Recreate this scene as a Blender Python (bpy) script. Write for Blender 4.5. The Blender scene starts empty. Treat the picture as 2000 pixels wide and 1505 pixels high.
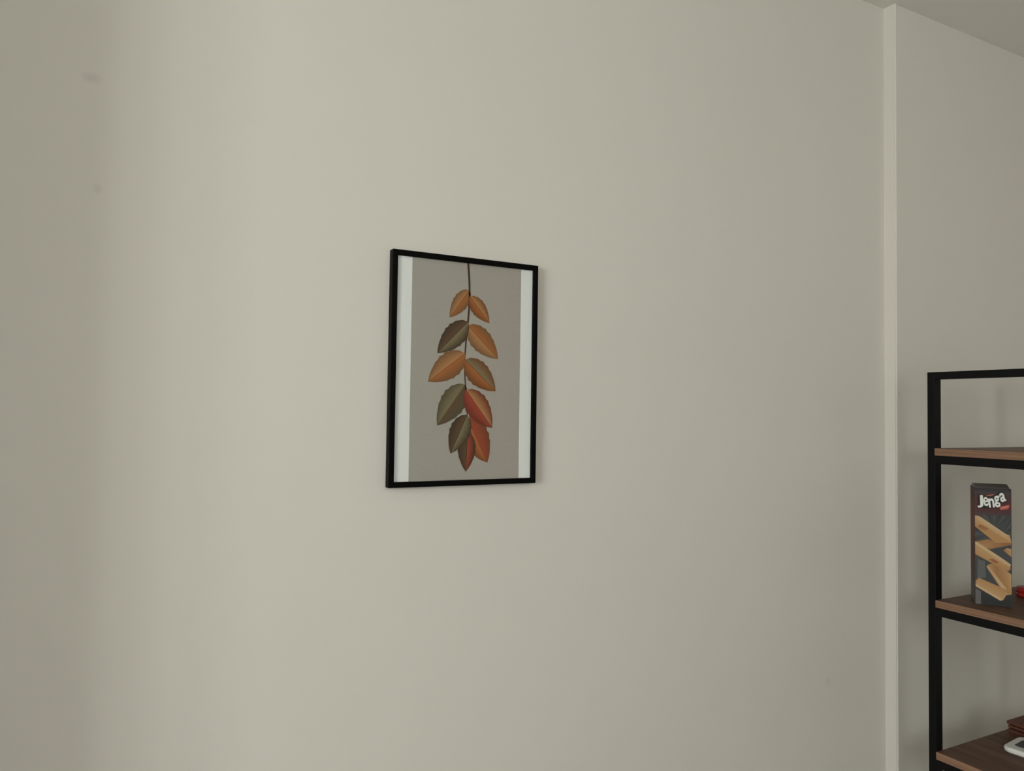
import bpy, bmesh, math, random
from mathutils import Vector, Matrix
random.seed(4)
S = bpy.context.scene
COL = S.collection

# ------------------------------------------------------------------ camera
CAM = Vector((0.0, -1.36233, 1.6))
YAW, PITCH, ROLL, FPX = 0.497358, 0.034927, 0.014147, 1504.0
fwd = Vector((math.sin(YAW)*math.cos(PITCH), math.cos(YAW)*math.cos(PITCH), math.sin(PITCH)))
rt = Vector((math.cos(YAW), -math.sin(YAW), 0)); up = rt.cross(fwd)
r2 = rt*math.cos(ROLL) + up*math.sin(ROLL); u2 = -rt*math.sin(ROLL) + up*math.cos(ROLL)
cd = bpy.data.cameras.new('camera'); cam = bpy.data.objects.new('camera', cd); COL.objects.link(cam)
cd.sensor_width = 36.0; cd.lens = FPX/2000.0*36.0; cd.clip_start = 0.02
M = Matrix((r2, u2, -fwd)).transposed().to_4x4(); M.translation = CAM
cam.matrix_world = M
S.camera = cam

# ------------------------------------------------------------------ light
XL, XR, YB, ZC = -2.90, 2.95, -3.7, 2.735          # room: left, right, back (behind camera), ceiling
WY0, WY1, WZ0, WZ1 = -3.1, -1.6, 1.22, 2.58       # window opening in the left wall
w = bpy.data.worlds.new('world'); S.world = w; w.use_nodes = True
w.node_tree.nodes['Background'].inputs[0].default_value = (0.80, 0.88, 1.0, 1)
w.node_tree.nodes['Background'].inputs[1].default_value = 0.6
ld = bpy.data.lights.new('daylight', 'AREA'); ld.shape = 'RECTANGLE'
ld.size = WZ1-WZ0; ld.size_y = WY1-WY0; ld.energy = 123.0; ld.color = (1.0, 1.0, 0.985)
lo = bpy.data.objects.new('daylight', ld); COL.objects.link(lo)
lo.location = (XL-0.32, (WY0+WY1)/2, (WZ0+WZ1)/2); lo.rotation_euler = (0, -math.pi/2, 0)
VX0, VX1 = -.75, .80                                # added unseen window behind the camera, put in for fill light
l2 = bpy.data.lights.new('added_fill_rear', 'AREA'); l2.shape = 'RECTANGLE'; l2.size = VX1-VX0; l2.size_y = WZ1-WZ0; l2.energy = 31.0; l2.color = (1.0, 1.0, 0.985)  # fill lamp set outside the added rear window
l2o = bpy.data.objects.new('added_fill_rear', l2); COL.objects.link(l2o)
l2o.location = ((VX0+VX1)/2, YB-0.32, (WZ0+WZ1)/2); l2o.rotation_euler = (math.pi/2, 0, 0)
vs = S.view_settings
vs.view_transform = 'Standard'; vs.look = 'None'; vs.gamma = 1.0; vs.use_curve_mapping = False
vs.exposure = 0.0

# ------------------------------------------------------------------ helpers
def lin(c):
    return tuple((v/255/12.92 if v/255 <= .04045 else ((v/255+.055)/1.055)**2.4) for v in c)

def mat(name, col, rough=.6, spec=.3, metal=0.0):
    m = bpy.data.materials.new(name); m.use_nodes = True
    b = m.node_tree.nodes['Principled BSDF']
    b.inputs['Base Color'].default_value = (*col, 1); b.inputs['Roughness'].default_value = rough
    b.inputs['Specular IOR Level'].default_value = spec; b.inputs['Metallic'].default_value = metal
    return m

def N(m, t, **k):
    n = m.node_tree.nodes.new(t)
    for a, v in k.items(): setattr(n, a, v)
    return n

def L(m, a, b): m.node_tree.links.new(a, b)

def mottle(m, amount=.06, scale=3.0, bump=0.0, bscale=250.0, vec_scale=None):
    """slight tone variation around the base colour, plus optional fine bump"""
    b = m.node_tree.nodes['Principled BSDF']; base = b.inputs['Base Color'].default_value[:]
    tc = N(m, 'ShaderNodeTexCoord'); src = tc.outputs['Object']
    if vec_scale:
        mp = N(m, 'ShaderNodeMapping'); mp.inputs['Scale'].default_value = vec_scale; L(m, src, mp.inputs[0]); src = mp.outputs[0]
    no = N(m, 'ShaderNodeTexNoise'); no.inputs['Scale'].default_value = scale; no.inputs['Detail'].default_value = 5
    L(m, src, no.inputs['Vector'])
    r = N(m, 'ShaderNodeValToRGB')
    r.color_ramp.elements[0].position = .3; r.color_ramp.elements[1].position = .7
    r.color_ramp.elements[0].color = tuple(v*(1-amount) for v in base[:3])+(1,)
    r.color_ramp.elements[1].color = tuple(min(1, v*(1+amount)) for v in base[:3])+(1,)
    L(m, no.outputs[0], r.inputs[0]); L(m, r.outputs[0], b.inputs['Base Color'])
    if bump:
        n2 = N(m, 'ShaderNodeTexNoise'); n2.inputs['Scale'].default_value = bscale; L(m, tc.outputs['Object'], n2.inputs['Vector'])
        bp = N(m, 'ShaderNodeBump'); bp.inputs['Strength'].default_value = bump; bp.inputs['Distance'].default_value = .002
        L(m, n2.outputs[0], bp.inputs['Height']); L(m, bp.outputs[0], b.inputs['Normal'])
    return r

def bx(bm, lo_, hi_, bevel=0.0, seg=2, mi=0):
    x0, y0, z0 = lo_; x1, y1, z1 = hi_
    t = bmesh.new(); bmesh.ops.create_cube(t, size=1)
    for v in t.verts:
        v.co = Vector(((x0+x1)/2+v.co.x*(x1-x0), (y0+y1)/2+v.co.y*(y1-y0), (z0+z1)/2+v.co.z*(z1-z0)))
    if bevel: bmesh.ops.bevel(t, geom=t.edges[:], offset=bevel, segments=seg, affect='EDGES', profile=.5)
    for f in t.faces: f.material_index = mi
    me = bpy.data.meshes.new('tmp'); t.to_mesh(me); t.free(); bm.from_mesh(me); bpy.data.meshes.remove(me)
    return bm

def obj(name, bm, m, parent=None, smooth=False, kind=None):
    me = bpy.data.meshes.new(name)
    if isinstance(bm, bpy.types.Mesh): me = bm
    else: bm.to_mesh(me); bm.free()
    for k in (m if isinstance(m, (list, tuple)) else [m]): me.materials.append(k)
    if smooth:
        for p in me.polygons: p.use_smooth = True
    o = bpy.data.objects.new(name, me); COL.objects.link(o)
    if parent: o.parent = parent
    if kind: o['kind'] = kind
    return o

def one(name, lo_, hi_, m, parent=None, bevel=0.0, kind=None):
    return obj(name, bx(bmesh.new(), lo_, hi_, bevel), m, parent, kind=kind)

def thing(name, label, cat, loc=(0, 0, 0), rz=0.0):
    o = bpy.data.objects.new(name, None); COL.objects.link(o); o.location = loc; o.rotation_euler = (0, 0, rz)
    o.empty_display_size = .05; o['label'] = label; o['category'] = cat
    return o

# ------------------------------------------------------------------ materials
WALLC = (.70, .676, .612)
def wall_mat(name, smudges=()):
    m = mat(name, WALLC, .75, .2); r = mottle(m, .012, 1.3, .05, 320)
    out = r.outputs[0]; b = m.node_tree.nodes['Principled BSDF']
    tc = N(m, 'ShaderNodeTexCoord')
    for (x, y, z, rx, rz, k) in smudges:               # faint scuffs with a ragged outline
        no = N(m, 'ShaderNodeTexNoise'); no.inputs['Scale'].default_value = 90; no.inputs['Detail'].default_value = 3
        L(m, tc.outputs['Object'], no.inputs['Vector'])
        s = N(m, 'ShaderNodeVectorMath', operation='SUBTRACT'); s.inputs[1].default_value = (x, y, z); L(m, tc.outputs['Object'], s.inputs[0])
        d = N(m, 'ShaderNodeVectorMath', operation='MULTIPLY'); d.inputs[1].default_value = (1/rx, 0, 1/rz); L(m, s.outputs[0], d.inputs[0])
        ln = N(m, 'ShaderNodeVectorMath', operation='LENGTH'); L(m, d.outputs[0], ln.inputs[0])
        a = N(m, 'ShaderNodeMath', operation='ADD'); L(m, ln.outputs['Value'], a.inputs[0]); L(m, no.outputs[0], a.inputs[1])
        mr = N(m, 'ShaderNodeMapRange'); mr.inputs['From Min'].default_value = .75; mr.inputs['From Max'].default_value = 1.6
        mr.inputs['To Min'].default_value = k; mr.inputs['To Max'].default_value = 0; L(m, a.outputs[0], mr.inputs[0])
        mx = N(m, 'ShaderNodeMix', data_type='RGBA'); L(m, mr.outputs[0], mx.inputs[0]); L(m, out, mx.inputs[6])
        mx.inputs[7].default_value = (.30, .285, .25, 1); out = mx.outputs[2]
    L(m, out, b.inputs['Base Color'])
    return m

M_wall_back = wall_mat('back_wall_paint', [(-.0166, 0, 2.114, .016, .011, .2), (-.0045, 0, 1.941, .007, .011, .17),
                                          (1.673, 0, .924, .012, .014, .13)])
M_wall = wall_mat('wall_paint')
M_ceil = mat('ceiling_paint', (.86, .845, .785), .8, .2); mottle(M_ceil, .01, 1.0)
M_floor = mat('floor_laminate', (.07, .052, .038), .4, .4); mottle(M_floor, .25, 2.0, vec_scale=(1, 12, 1))
M_white = mat('white_lacquer', (.78, .78, .76), .35, .5); mottle(M_white, .01, 5)
M_black = mat('black_powder_coat', (.005, .005, .0055), .5, .12); mottle(M_black, .1, 40, .04, 900)
M_frame = mat('black_frame_lacquer', (.0025, .0025, .0022), .5, .06); mottle(M_frame, .1, 30)

def glass_mat(name, rough=0.0):
    m = bpy.data.materials.new(name); m.use_nodes = True; t = m.node_tree; t.nodes.clear()
    o = t.nodes.new('ShaderNodeOutputMaterial'); mx = t.nodes.new('ShaderNodeMixShader'); lw = t.nodes.new('ShaderNodeLayerWeight')
    pw = t.nodes.new('ShaderNodeMath'); pw.operation = 'POWER'; pw.inputs[1].default_value = 5
    ma = t.nodes.new('ShaderNodeMath'); ma.operation = 'MULTIPLY_ADD'; ma.inputs[1].default_value = .47; ma.inputs[2].default_value = .02
    tr = t.nodes.new('ShaderNodeBsdfTransparent'); gl = t.nodes.new('ShaderNodeBsdfGlossy')
    gl.inputs['Roughness'].default_value = rough; lw.inputs[0].default_value = .5
    tr.inputs[0].default_value = (.992, .996, .992, 1)
    t.links.new(lw.outputs['Facing'], pw.inputs[0]); t.links.new(pw.outputs[0], ma.inputs[0]); t.links.new(ma.outputs[0], mx.inputs[0])
    t.links.new(tr.outputs[0], mx.inputs[1]); t.links.new(gl.outputs[0], mx.inputs[2])
    t.links.new(mx.outputs[0], o.inputs[0]); return m
M_glass = glass_mat('window_glass'); M_pane = glass_mat('frame_glazing', .12)

def wood_mat(name, dark, light, axis='Y'):
    m = mat(name, light, .5, .35); b = m.node_tree.nodes['Principled BSDF']
    tc = N(m, 'ShaderNodeTexCoord'); mp = N(m, 'ShaderNodeMapping')
    mp.inputs['Scale'].default_value = (26, 1.3, 90) if axis == 'Y' else (1.3, 26, 90)
    L(m, tc.outputs['Object'], mp.inputs[0])
    no = N(m, 'ShaderNodeTexNoise'); no.inputs['Scale'].default_value = 2.2; no.inputs['Detail'].default_value = 7; no.inputs['Distortion'].default_value = .8
    L(m, mp.outputs[0], no.inputs['Vector'])
    r = N(m, 'ShaderNodeValToRGB'); e = r.color_ramp.elements
    e[0].position = .32; e[0].color = (*dark, 1); e[1].position = .68; e[1].color = (*light, 1)
    L(m, no.outputs[0], r.inputs[0]); L(m, r.outputs[0], b.inputs['Base Color'])
    bp = N(m, 'ShaderNodeBump'); bp.inputs['Strength'].default_value = .12; bp.inputs['Distance'].default_value = .001
    L(m, no.outputs[0], bp.inputs['Height']); L(m, bp.outputs[0], b.inputs['Normal'])
    return m
M_shelf = wood_mat('shelf_laminate', (.072, .036, .022), (.150, .080, .050))
M_edge = wood_mat('shelf_edge_band', (.17, .092, .055), (.30, .175, .108))

# ------------------------------------------------------------------ room shell
SX, SD = 1.8986, .0351           # the wall steps forward here
def struct(name, boxes, m, bevel=0.0):
    bm = bmesh.new()
    for a, b in boxes: bx(bm, a, b, bevel)
    return obj(name, bm, m, kind='structure')
T = .25
struct('floor', [((XL-T, YB-T, -.1), (XR+T, T, 0))], M_floor)
struct('ceiling', [((XL-T, YB-T, ZC), (XR+T, T, ZC+.1))], M_ceil)
struct('wall_back', [((XL-T, 0, 0), (XR+T, T, ZC))], M_wall_back)
pb = bmesh.new(); bx(pb, (SX, -SD, 0), (XR, 0, ZC))
bmesh.ops.bevel(pb, geom=[e for e in pb.edges if all(abs(v.co.x-SX) < 1e-5 and abs(v.co.y+SD) < 1e-5 for v in e.verts)], offset=.003, segments=3, affect='EDGES')
M_wall_pil = wall_mat('pilaster_paint', [(1.912, 0, 1.665, .004, .008, .3)])
obj('wall_pilaster', pb, M_wall_pil, kind='structure')
struct('trim_1', [((SX+.003, -SD-.0022, ZC-.0022), (XR, -SD, ZC))], M_wall, .0009)
struct('wall_right', [((XR, YB, 0), (XR+T, 0, ZC))], M_wall)
struct('wall_front', [((XL-T, YB-T, 0), (VX0, YB, ZC)), ((VX1, YB-T, 0), (XR+T, YB, ZC)),
                      ((VX0, YB-T, 0), (VX1, YB, WZ0)), ((VX0, YB-T, WZ1), (VX1, YB, ZC))], M_wall)
struct('added_shade_pier', [((XL, -.285, 0), (-.30, 0, ZC))], M_wall)  # added out of view to shade the left part of the back wall
struct('wall_left', [((XL-T, YB, 0), (XL, WY0, ZC)), ((XL-T, WY1, 0), (XL, 0, ZC)),
                     ((XL-T, WY0, 0), (XL, WY1, WZ0)), ((XL-T, WY0, WZ1), (XL, WY1, ZC))], M_wall)
struct('baseboard_back', [((-.30, -.014, 0), (SX, 0, .07)), ((SX-.014, -SD-.014, 0), (SX, -.014, .07)), ((SX, -SD-.014, 0), (XR, -SD, .07))], M_white, .002)

# windows: frame, sashes with panes, sill (built along local y, room towards +x, then turned)
def window(name, loc, rz, w_, h_, n):
    win = bpy.data.objects.new(name, None); COL.objects.link(win); win['kind'] = 'structure'
    win.location = loc; win.rotation_euler = (0, 0, rz)
    a0, a1 = -w_/2, w_/2; x0, x1 = -.235, -.17
    fr = bmesh.new()
    for a, b in (((x0, a0, 0), (x1, a0+.05, h_)), ((x0, a1-.05, 0), (x1, a1, h_)), ((x0, a0+.05, 0), (x1, a1-.05, .05)), ((x0, a0+.05, h_-.05), (x1, a1-.05, h_))):
        bx(fr, a, b, .003)
    obj('window_frame', fr, M_white, win)
    wy = (w_-.1)/n
    for i in range(n):
        a = a0+.05+i*wy; b = a+wy
        if i: one('mullion', (x0, a-.03, .05), (x1, a+.03, h_-.05), M_white, win, .003)
        one('pane', (-.207, a+.031 if i else a, .05), (-.203, b-.031 if i < n-1 else b, h_-.05), M_glass, win)
    one('window_sill', (-.17, a0-.04, -.03), (.1, a1+.04, .002), M_white, win, .003)
window('window_1', (XL, (WY0+WY1)/2, WZ0), 0, WY1-WY0, WZ1-WZ0, 3)
window('added_fill_window', ((VX0+VX1)/2, YB, WZ0), math.pi/2, VX1-VX0, WZ1-WZ0, 3)  # unseen extra window, added to carry the rear fill light

# ------------------------------------------------------------------ framed print on the wall
FX, FZ, FW, FH, FD, FPL, FF = .4765, 1.4587, .3106, .44, .0184, .0125, .0105
pf = thing('picture_frame', 'thin black picture frame holding grey print with white side margins on pale wall', 'picture', (FX+FW/2, 0, FZ))
def P(name, lo_, hi_, m, parent=pf, bevel=0.0):
    return one(name, lo_, hi_, m, parent, bevel)
h = FW/2
P('frame_bar', (-h, -FD, 0), (-h+FF, -.0005, FH), M_frame, bevel=.0012)
P('frame_bar', (h-FF, -FD, 0), (h, -.0005, FH), M_frame, bevel=.0012)
P('frame_bar', (-h+FF, -FD, 0), (h-FF, -.0005, FF), M_frame, bevel=.0012)
P('frame_bar', (-h+FF, -FD, FH-FF), (h-FF, -.0005, FH), M_frame, bevel=.0012)
M_card = mat('backing_card', (.2, .16, .11), .8, .1); mottle(M_card, .1, 60)
P('backing_board', (-h+FF, -FPL+.003, FF), (h-FF, -.002, FH-FF), M_card)
M_paper = mat('print_paper', (.81, .83, .815), .6, .2); mottle(M_paper, .01, 8)
sheet = P('print_sheet', (-h+FF, -FPL, FF), (h-FF, -FPL+.003, FH-FF), M_paper)
P('glazing', (-h+FF, -FPL-.0032, FF), (h-FF, -FPL-.0012, FH-FF), M_pane)

# flat printed picture: grey field and a hanging sprig of autumn leaves (a plain stand-in)
def vcol_mat(name, rough=.55):
    m = mat(name, (1, 1, 1), rough, .25); a = N(m, 'ShaderNodeVertexColor'); a.layer_name = 'ink'
    no = N(m, 'ShaderNodeTexNoise'); no.inputs['Scale'].default_value = 220; no.inputs['Detail'].default_value = 3
    tc = N(m, 'ShaderNodeTexCoord'); L(m, tc.outputs['Object'], no.inputs['Vector'])
    mr = N(m, 'ShaderNodeMapRange'); mr.inputs['To Min'].default_value = .93; mr.inputs['To Max'].default_value = 1.07; L(m, no.outputs[0], mr.inputs[0])
    mx = N(m, 'ShaderNodeVectorMath', operation='SCALE'); L(m, a.outputs[0], mx.inputs[0]); L(m, mr.outputs[0], mx.inputs['Scale'])
    L(m, mx.outputs[0], m.node_tree.nodes['Principled BSDF'].inputs['Base Color']); return m
M_ink = vcol_mat('printed_ink')

class Ink:
    """flat polygons with a colour per corner, in (u, v) of a sheet facing -y"""
    def __init__(s): s.v = []; s.f = []; s.c = []
    def poly(s, pts, cols, d):
        b = len(s.v); s.v += [(p[0], -d, p[1]) for p in pts]; s.f.append(list(range(b, b+len(pts))))
        s.c += (cols if isinstance(cols, list) else [cols]*len(pts))
    def fan(s, pts, cc, rim, d):
        n = len(pts); cx = sum(p[0] for p in pts)/n; cy = sum(p[1] for p in pts)/n
        for i in range(n):
            s.poly([(cx, cy), pts[i], pts[(i+1) % n]], [cc, rim, rim], d)
    def build(s, name, m, parent):
        me = bpy.data.meshes.new(name); me.from_pydata(s.v, [], s.f); me.update()
        at = me.color_attributes.new('ink', 'FLOAT_COLOR', 'POINT')
        for i, c in enumerate(s.c): at.data[i].color = (*c, 1)
        bm = bmesh.new(); bm.from_mesh(me); bmesh.ops.recalc_face_normals(bm, faces=bm.faces)
        for f in bm.faces:
            if f.normal.y > 0: f.normal_flip()
        bm.to_mesh(me); bm.free()
        return obj(name, me, m, parent)

g = Ink(); e = .0002
gl, gr = -h+.0405, h-.0370
for i in range(6):                                       # grey field, slightly warmer to the right
    a = gl+(gr-gl)*i/6; b = gl+(gr-gl)*(i+1)/6
    ca = (.39+.012*i/6, .375-.008*i/6, .325); cb = (.39+.012*(i+1)/6, .375-.008*(i+1)/6, .325)
    g.poly([(a, FF), (b, FF), (b, FH-FF), (a, FH-FF)], [ca, cb, cb, ca], FPL+e)
g.build('printed_field', M_ink, sheet)
def leaf(ink, x, y, ang, ln, wd, cc, lc, rim, d, n=14):
    ca, sa = math.cos(ang), math.sin(ang)
    def q(u, v): return (x+u*ca-v*sa, y+u*sa+v*ca)
    for side, col in ((1, cc), (-1, lc)):
        prev = None
        for i in range(n+1):
            t = i/n; wv = wd*math.sin(math.pi*t**.8)**.8*(1+.05*math.sin(t*40))
            cur = (q(t*ln, 0), q(t*ln, side*wv))
            if prev: ink.poly([prev[0], cur[0], cur[1], prev[1]], [col, col, rim, rim], d)
            prev = cur
    for i in range(n):                                   # midrib
        a, b = i/n, (i+1)/n
        ink.poly([q(a*ln, -.0006), q(b*ln, -.0006), q(b*ln, .0006), q(a*ln, .0006)], rim, d+.00005)
def stem(ink, pts, w0, w1, col, d):
    for i in range(len(pts)-1):
        a, b = Vector(pts[i]), Vector(pts[i+1]); t = (b-a).normalized(); nn = Vector((-t.y, t.x))
        u0 = w0+(w1-w0)*i/(len(pts)-1); u1 = w0+(w1-w0)*(i+1)/(len(pts)-1)
        ink.poly([tuple(a-nn*u0), tuple(b-nn*u1), tuple(b+nn*u1), tuple(a+nn*u0)], [col]*4, d)
OR, TAN, OL, BR, RD, DK = (.40, .13, .03), (.46, .22, .08), (.22, .18, .09), (.12, .065, .03), (.36, .055, .025), (.05, .022, .012)
A = Ink(); d = FPL+.0004
sx = h-.155
stem(A, [(sx+.004*math.sin(i*.5), FH-FF-i*.0205) for i in range(17)], .0022, .001, DK, d)
for i, (yy, an, ln, wd, c1, c2) in enumerate([   # attachment height, angle, length, half width, colours
        (.378, -2.2, .070, .016, OR, TAN), (.366, -.85, .066, .016, TAN, OR), (.316, -2.35, .090, .022, OL, BR), (.309, -.75, .092, .023, OR, TAN),
        (.254, -2.5, .095, .025, OR, TAN), (.242, -.72, .090, .024, OL, OR), (.194, -2.2, .098, .026, BR, OL), (.184, -.9, .094, .025, TAN, RD),
        (.136, -2.0, .082, .022, OL, BR), (.130, -1.1, .098, .028, RD, OR), (.104, -1.6, .078, .019, RD, BR)]):
    leaf(A, sx+.004*math.sin((FH-FF-yy)/.0205*.5), yy, an, ln, wd, c1, c2, tuple(v*.4 for v in c2), d+.0001*(i % 3))
A.build('printed_leaf_sprig', M_ink, sheet)

# ------------------------------------------------------------------ steel and wood shelving rack
RX0, RX1, RY1, RY0 = 1.8334, 2.315, -.1645, -1.10        # front, back, far end, near end
TW, TD = .020, .025                                      # tube: along y, along x
RT = 1.7150
rk = thing('shelving_rack', 'tall open rack with black steel frame and brown wooden shelves beside wall', 'shelf', (RX0, RY1, 0))
def RP(name, a, b, m, bev=.0012):
    o = one(name, a, b, m, None, bev); o.parent = rk; o.matrix_parent_inverse = Matrix.Translation(-rk.location); return o
for xa in (RX0, RX1-TD):
    for ya in (RY1-TW, RY0): RP('post', (xa, ya, 0), (xa+TD, ya+TW, RT), M_black)
    RP('top_rail', (xa, RY0+TW, RT-.018), (xa+TD, RY1-TW, RT), M_black)
SH = [1.5263, 1.1542, .787, .42, .075]
for z in SH:
    for xa in (RX0, RX1-TD): RP('shelf_rail', (xa, RY0+TW, z-.0385), (xa+TD, RY1-TW, z-.018), M_black)
    for ya in (RY1-TW, RY0): RP('end_rail', (RX0+TD, ya, z-.0385), (RX1-TD, ya+TW, z-.018), M_black)
    b = RP('shelf_board', (RX0-.0004, RY0+TW, z-.0178), (RX1+.0004, RY1-TW+.0004, z), M_shelf, .0008)
    one('edge_band', (RX0-.0011, RY0+TW, z-.0178), (RX0-.0005, RY1-TW+.0004, z-.0004), M_edge, b)


# ------------------------------------------------------------------ game box on the middle shelf
BA, BW, BD, BH = math.radians(36), .0765, .084, .2795
gb = thing('game_box', 'tall dark game box printed with tumbling wooden blocks on the middle shelf', 'box', (1.8850, -.2497, SH[1]+.0002), BA-math.pi/2)
M_box = mat('box_card', (.055, .042, .038), .45, .35); mottle(M_box, .12, 30)
one('carton', (0, 0, 0), (BW, BD, BH), M_box, gb, .0012)
M_flap = mat('box_flap_card', (.24, .215, .195), .5, .35); mottle(M_flap, .1, 40)
fb = bmesh.new(); nseg = 8                                        # top flap, slightly arched
for i in range(nseg):
    ya, yb = .004+(BD-.006)*i/nseg, .004+(BD-.006)*(i+1)/nseg
    za, zb = [BH+.0003+.0065*math.sin(math.pi*(k/nseg)**1.3*.8) for k in (i, i+1)]
    vv = [fb.verts.new(c) for c in ((.0025, ya, za), (BW-.0025, ya, za), (BW-.0025, yb, zb), (.0025, yb, zb), (.0025, ya, BH-.0005), (BW-.0025, ya, BH-.0005), (BW-.0025, yb, BH-.0005), (.0025, yb, BH-.0005))]
    for f in ((0, 1, 2, 3), (0, 4, 5, 1), (1, 5, 6, 2), (2, 6, 7, 3), (3, 7, 4, 0)): fb.faces.new([vv[k] for k in f])
obj('top_flap', fb, M_flap, gb)

def bc(x, y, z0=(1880, 1000, 7.525)):
    """point read off an enlarged crop of the box front -> position on the front face"""
    xi, yi = z0[0]+x/z0[2], z0[1]+y/z0[2]
    t = (yi-951)/230; xl = 1902+2*t; xr = 1974.5+3*t; u = (xi-xl)/(xr-xl)
    v = (yi-(951+4*u))/(227.5+3.5*u)
    return (max(.0012, min(BW-.0012, u*BW)), BH-max(.005, min(.998, v))*BH)
LZ = (1880, 930, 15.05)
SL, SLD, MAR, BLK = (.052, .056, .056), (.022, .024, .024), (.075, .022, .02), (.012, .01, .01)
F = Ink()
rows = [(0, SLD), (.04, (.05, .04, .042)), (.09, MAR), (.19, MAR), (.25, SL), (.55, SL), (.8, SL), (.93, SLD), (1.0, SLD)]
for (a, ca), (b, cb) in zip(rows, rows[1:]):
    F.poly([(.001, BH*(1-b)), (BW-.001, BH*(1-b)), (BW-.001, BH*(1-a)-.0005), (.001, BH*(1-a)-.0005)], [cb, cb, ca, ca], .0002)
cx, cy = BW*.55, BH*.60                                           # sunburst rays
for k in range(30):
    a = math.radians(-20+k*7.4); w2 = .017; r1 = .02; r0 = .085
    c = (.095, .09, .082) if k % 2 else (.03, .032, .033)
    pts = [(cx+math.cos(a+s)*r, cy+math.sin(a+s)*r*1.15) for s, r in ((-w2*.5, r1), (-w2, r0), (w2, r0), (w2*.5, r1))]
    pts = [(max(.001, min(BW-.001, p[0])), min(BH*.77, p[1])) for p in pts]
    F.poly(pts, c, .0003)
F.poly([bc(*q) for q in ((225, 690), (330, 720), (345, 960), (220, 970))], (.10, .105, .10), .0003)
F.poly([bc(*q) for q in ((190, 1120), (270, 1160), (270, 1345), (190, 1345))], (.12, .115, .115), .0003)
W1, W2, W3, W4 = (.40, .22, .085), (.46, .29, .135), (.30, .155, .06), (.52, .37, .21)
def P2(pts, col, d): F.poly([bc(*q) for q in pts], col, d)
P2([(190, 430), (370, 395), (500, 430), (735, 440), (740, 488), (400, 545), (300, 510)], [W3, W3, W3, W3, (.22, .1, .05), W3, W1], .0004)
P2([(600, 565), (650, 530), (760, 545), (760, 665)], [W3, W2, W2, W1], .0004)
P2([(350, 800), (390, 760), (480, 750), (760, 920), (750, 1215), (640, 1220), (560, 1120)], [W3, W1, W3, W2, W1, W2, W3], .0004)
P2([(350, 800), (375, 775), (650, 1130), (600, 1150)], [W2, W2, W4, W4], .0005)
P2([(190, 1000), (240, 962), (650, 1140), (655, 1200), (600, 1290), (560, 1302), (190, 1085)], [W3, W1, W1, W2, W2, W2, W2], .0006)
P2([(190, 1050), (575, 1270), (560, 1302), (190, 1085)], W4, .0007)
P2([(165, 440), (700, 790), (705, 840), (665, 872), (180, 615)], [W2, W2, W1, W1, W1], .0008)
P2([(165, 425), (200, 430), (600, 690), (715, 775), (690, 800), (170, 465)], W4, .0009)
P2([(160, 85), (545, 345), (740, 430), (740, 455), (480, 448), (180, 205)], [W2, W1, W2, W1, W1, W1], .0010)
P2([(160, 40), (250, 58), (630, 318), (690, 345), (745, 440), (640, 400), (540, 350), (160, 95)], [W2, W4, W4, W2, W2, W2, W1, W2], .0011)
P2([(215, 195), (260, 175), (390, 240), (330, 275), (240, 225)], [W3, (.3, .11, .04), W3, W3, (.3, .11, .04)], .0012)
P2([(390, 690), (440, 680), (540, 740), (480, 752)], (.28, .1, .04), .0012)
F.poly([bc(*q, LZ) for q in ((690, 560), (880, 515), (930, 530), (800, 580), (720, 585))], (.38, .12, .08), .0004)
F.poly([bc(*q, LZ) for q in ((1090, 890), (1355, 835), (1375, 880), (1335, 965), (1105, 992))], [(.45, .10, .07)]*5, .0006)
F.poly([bc(*q, LZ) for q in ((1120, 922), (1330, 882), (1326, 900), (1120, 945))], (.62, .34, .28), .0007)
F.poly([bc(*q, LZ) for q in ((430, 520), (570, 520), (700, 570), (900, 590), (1060, 450), (1210, 460), (1300, 760), (1100, 800), (1090, 930), (640, 940), (440, 935))], BLK, .0005)
F.build('front_print', M_ink, gb)
sd = Ink()                                                        # printed left side
rows = [(0, (.05, .03, .03)), (.12, (.12, .03, .03)), (.3, (.17, .05, .028)), (.6, (.10, .03, .028)), (.8, (.10, .06, .055)), (1, (.11, .10, .10))]
sv, sf, sc = [], [], []
for (a, ca), (b, cb) in zip(rows, rows[1:]):
    k = len(sv); sv += [(-.0002, .001, BH*(1-a)-.001), (-.0002, BD-.001, BH*(1-a)-.001), (-.0002, BD-.001, BH*(1-b)-.001*(b < 1)+.001*(b == 1)), (-.0002, .001, BH*(1-b)-.001*(b < 1)+.001*(b == 1))]
    sf.append([k, k+1, k+2, k+3]); sc += [ca, ca, cb, cb]
me = bpy.data.meshes.new('side_print'); me.from_pydata(sv, [], sf); me.update()
at = me.color_attributes.new('ink', 'FLOAT_COLOR', 'POINT')
for i, c in enumerate(sc): at.data[i].color = (*c, 1)
obj('side_print', me, M_ink, gb)
M_letter = mat('letter_white', (.74, .75, .70), .5, .3); mottle(M_letter, .05, 200)
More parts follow.
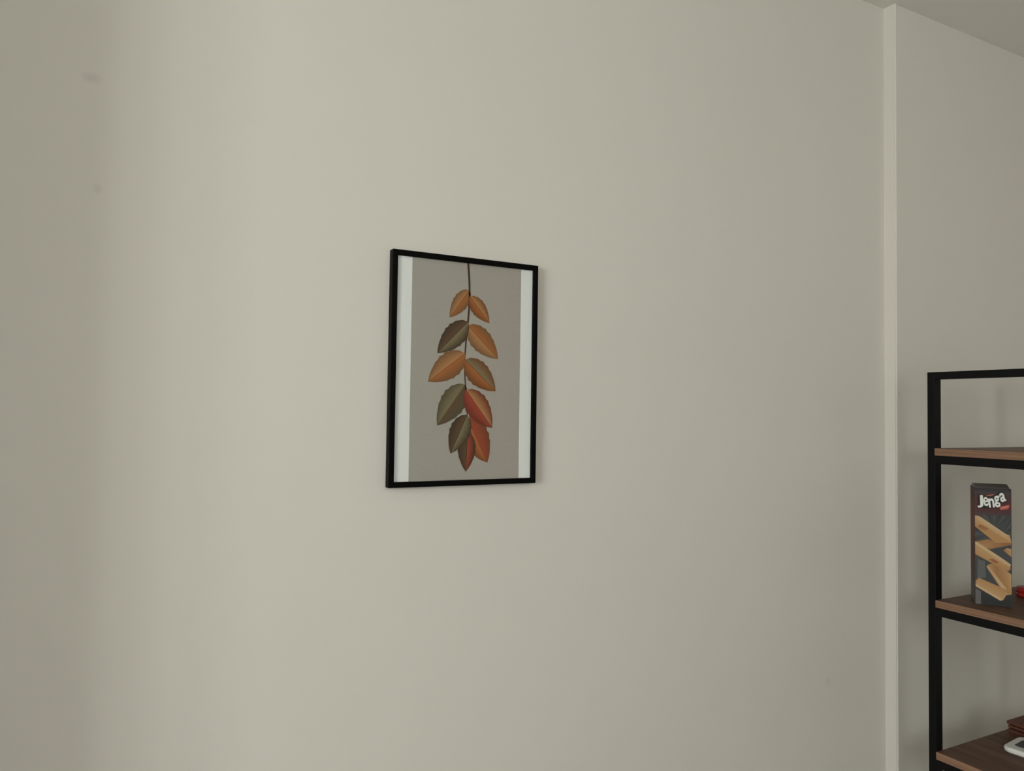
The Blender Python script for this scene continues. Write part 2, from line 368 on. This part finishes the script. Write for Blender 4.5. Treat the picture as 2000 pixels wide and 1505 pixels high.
def glyph(ch, box, tilt=0.0):
    """one chunky letter fitted into a box read off the enlarged crop"""
    cu = bpy.data.curves.new('letter', 'FONT'); cu.body = ch; cu.offset = .018 if ch == 'e' else .028; cu.extrude = 0
    to = bpy.data.objects.new('letter', cu); COL.objects.link(to)
    me = bpy.data.meshes.new_from_object(to); bpy.data.objects.remove(to); bpy.data.curves.remove(cu)
    xs = [v.co.x for v in me.vertices]; ys = [v.co.y for v in me.vertices]
    (u0, v1), (u1, v0) = bc(box[0], box[1], LZ), bc(box[2], box[3], LZ)
    for v in me.vertices:
        a = (v.co.x-min(xs))/(max(xs)-min(xs)); b = (v.co.y-min(ys))/(max(ys)-min(ys))
        x = u0+a*(u1-u0); z = v0+b*(v1-v0); mx_, mz = (u0+u1)/2, (v0+v1)/2
        v.co = (mx_+(x-mx_)*math.cos(tilt)-(z-mz)*math.sin(tilt), -.0009, mz+(x-mx_)*math.sin(tilt)+(z-mz)*math.cos(tilt))
    me.materials.clear(); me.name = 'letter'
    bm = bmesh.new(); bm.from_mesh(me)
    for f in bm.faces:
        if f.normal.y > 0: f.normal_flip()
    bm.to_mesh(me); bm.free()
    return obj('letter', me, M_letter, gb)
for ch, bxx, tl in (('J', (425, 540, 600, 915), .03), ('e', (600, 595, 755, 872), .06), ('n', (755, 635, 930, 915), .1), ('g', (925, 560, 1095, 912), .12), ('a', (1085, 475, 1255, 755), .2)):
    glyph(ch, bxx, tl)

# ------------------------------------------------------------------ small things on the shelves
def lathe(bm, prof, seg=40):
    rings = []
    for r, z in prof:
        rings.append([bm.verts.new((r*math.cos(2*math.pi*i/seg), r*math.sin(2*math.pi*i/seg), z)) for i in range(seg)])
    for a, b in zip(rings, rings[1:]):
        for i in range(seg): bm.faces.new((a[i], a[(i+1) % seg], b[(i+1) % seg], b[i]))
    bm.faces.new(list(reversed(rings[0]))); bm.faces.new(rings[-1])
    return bm
M_red = mat('red_gloss', (.36, .012, .012), .22, .5); mottle(M_red, .06, 30)
tn = thing('tin', 'small glossy red round tin lying behind the game box', 'tin', (2.088, -.268, SH[1]))
obj('tin_base', lathe(bmesh.new(), [(.026, 0), (.0285, .001), (.0295, .003), (.0295, .011)]), M_red, tn, True)
obj('tin_lid', lathe(bmesh.new(), [(.0302, .0112), (.0306, .012), (.0306, .019), (.0296, .022), (.0265, .0238), (.015, .0245), (.004, .0246)]), M_red, tn, True)

# white rounded device on the lower shelf
M_dev = mat('white_plastic', (.74, .75, .71), .4, .4); mottle(M_dev, .02, 40)
M_scr = mat('dark_grey_panel', (.045, .05, .055), .4, .4); mottle(M_scr, .15, 60)
dv = thing('electronic_device', 'white rounded flat device with dark grey panel on the lower shelf', 'device', (2.045, -.340, SH[2]+.0004), math.radians(7))
def rrect(w, hgt, r, n=8):
    pts = []
    for cx_, cy_, a0 in ((w/2-r, hgt/2-r, 0), (-w/2+r, hgt/2-r, 90), (-w/2+r, -hgt/2+r, 180), (w/2-r, -hgt/2+r, 270)):
        for i in range(n+1):
            a = math.radians(a0+90*i/n); pts.append((cx_+r*math.cos(a), cy_+r*math.sin(a)))
    return pts
def slab(levels):
    bm = bmesh.new(); rings = []
    for w_, h_, r_, z in levels: rings.append([bm.verts.new((x, y, z)) for x, y in rrect(w_, h_, r_)])
    n_ = len(rings[0])
    for a, b in zip(rings, rings[1:]):
        for i in range(n_): bm.faces.new((a[i], a[(i+1) % n_], b[(i+1) % n_], b[i]))
    bm.faces.new(list(reversed(rings[0]))); bm.faces.new(rings[-1]); return bm
obj('casing', slab([(.096, .176, .015, .0), (.104, .184, .019, .003), (.106, .186, .020, .008), (.103, .183, .0185, .012), (.097, .177, .0155, .0138)]), M_dev, dv, False)
obj('panel', slab([(.052, .150, .006, .0130), (.052, .150, .006, .0142), (.051, .149, .0055, .0144)]), M_scr, dv)

# reddish-brown wooden box at the far end of the lower shelf
M_rb = wood_mat('red_brown_wood', (.07, .02, .012), (.14, .052, .03))
wb = thing('wooden_box', 'low reddish-brown wooden box with dark grooves behind the white device', 'box', (2.118, -.195, SH[2]+.0004))
one('box_base', (0, -.17, 0), (.12, 0, .009), M_rb, wb, .0015)
one('box_body', (.003, -.167, .009), (.117, -.003, .0115), M_black, wb)
one('box_middle', (0, -.17, .0115), (.12, 0, .0185), M_rb, wb, .0015)
one('groove_band', (.003, -.167, .0185), (.117, -.003, .021), M_black, wb)
one('box_lid', (-.002, -.172, .021), (.122, .002, .029), M_rb, wb, .002)
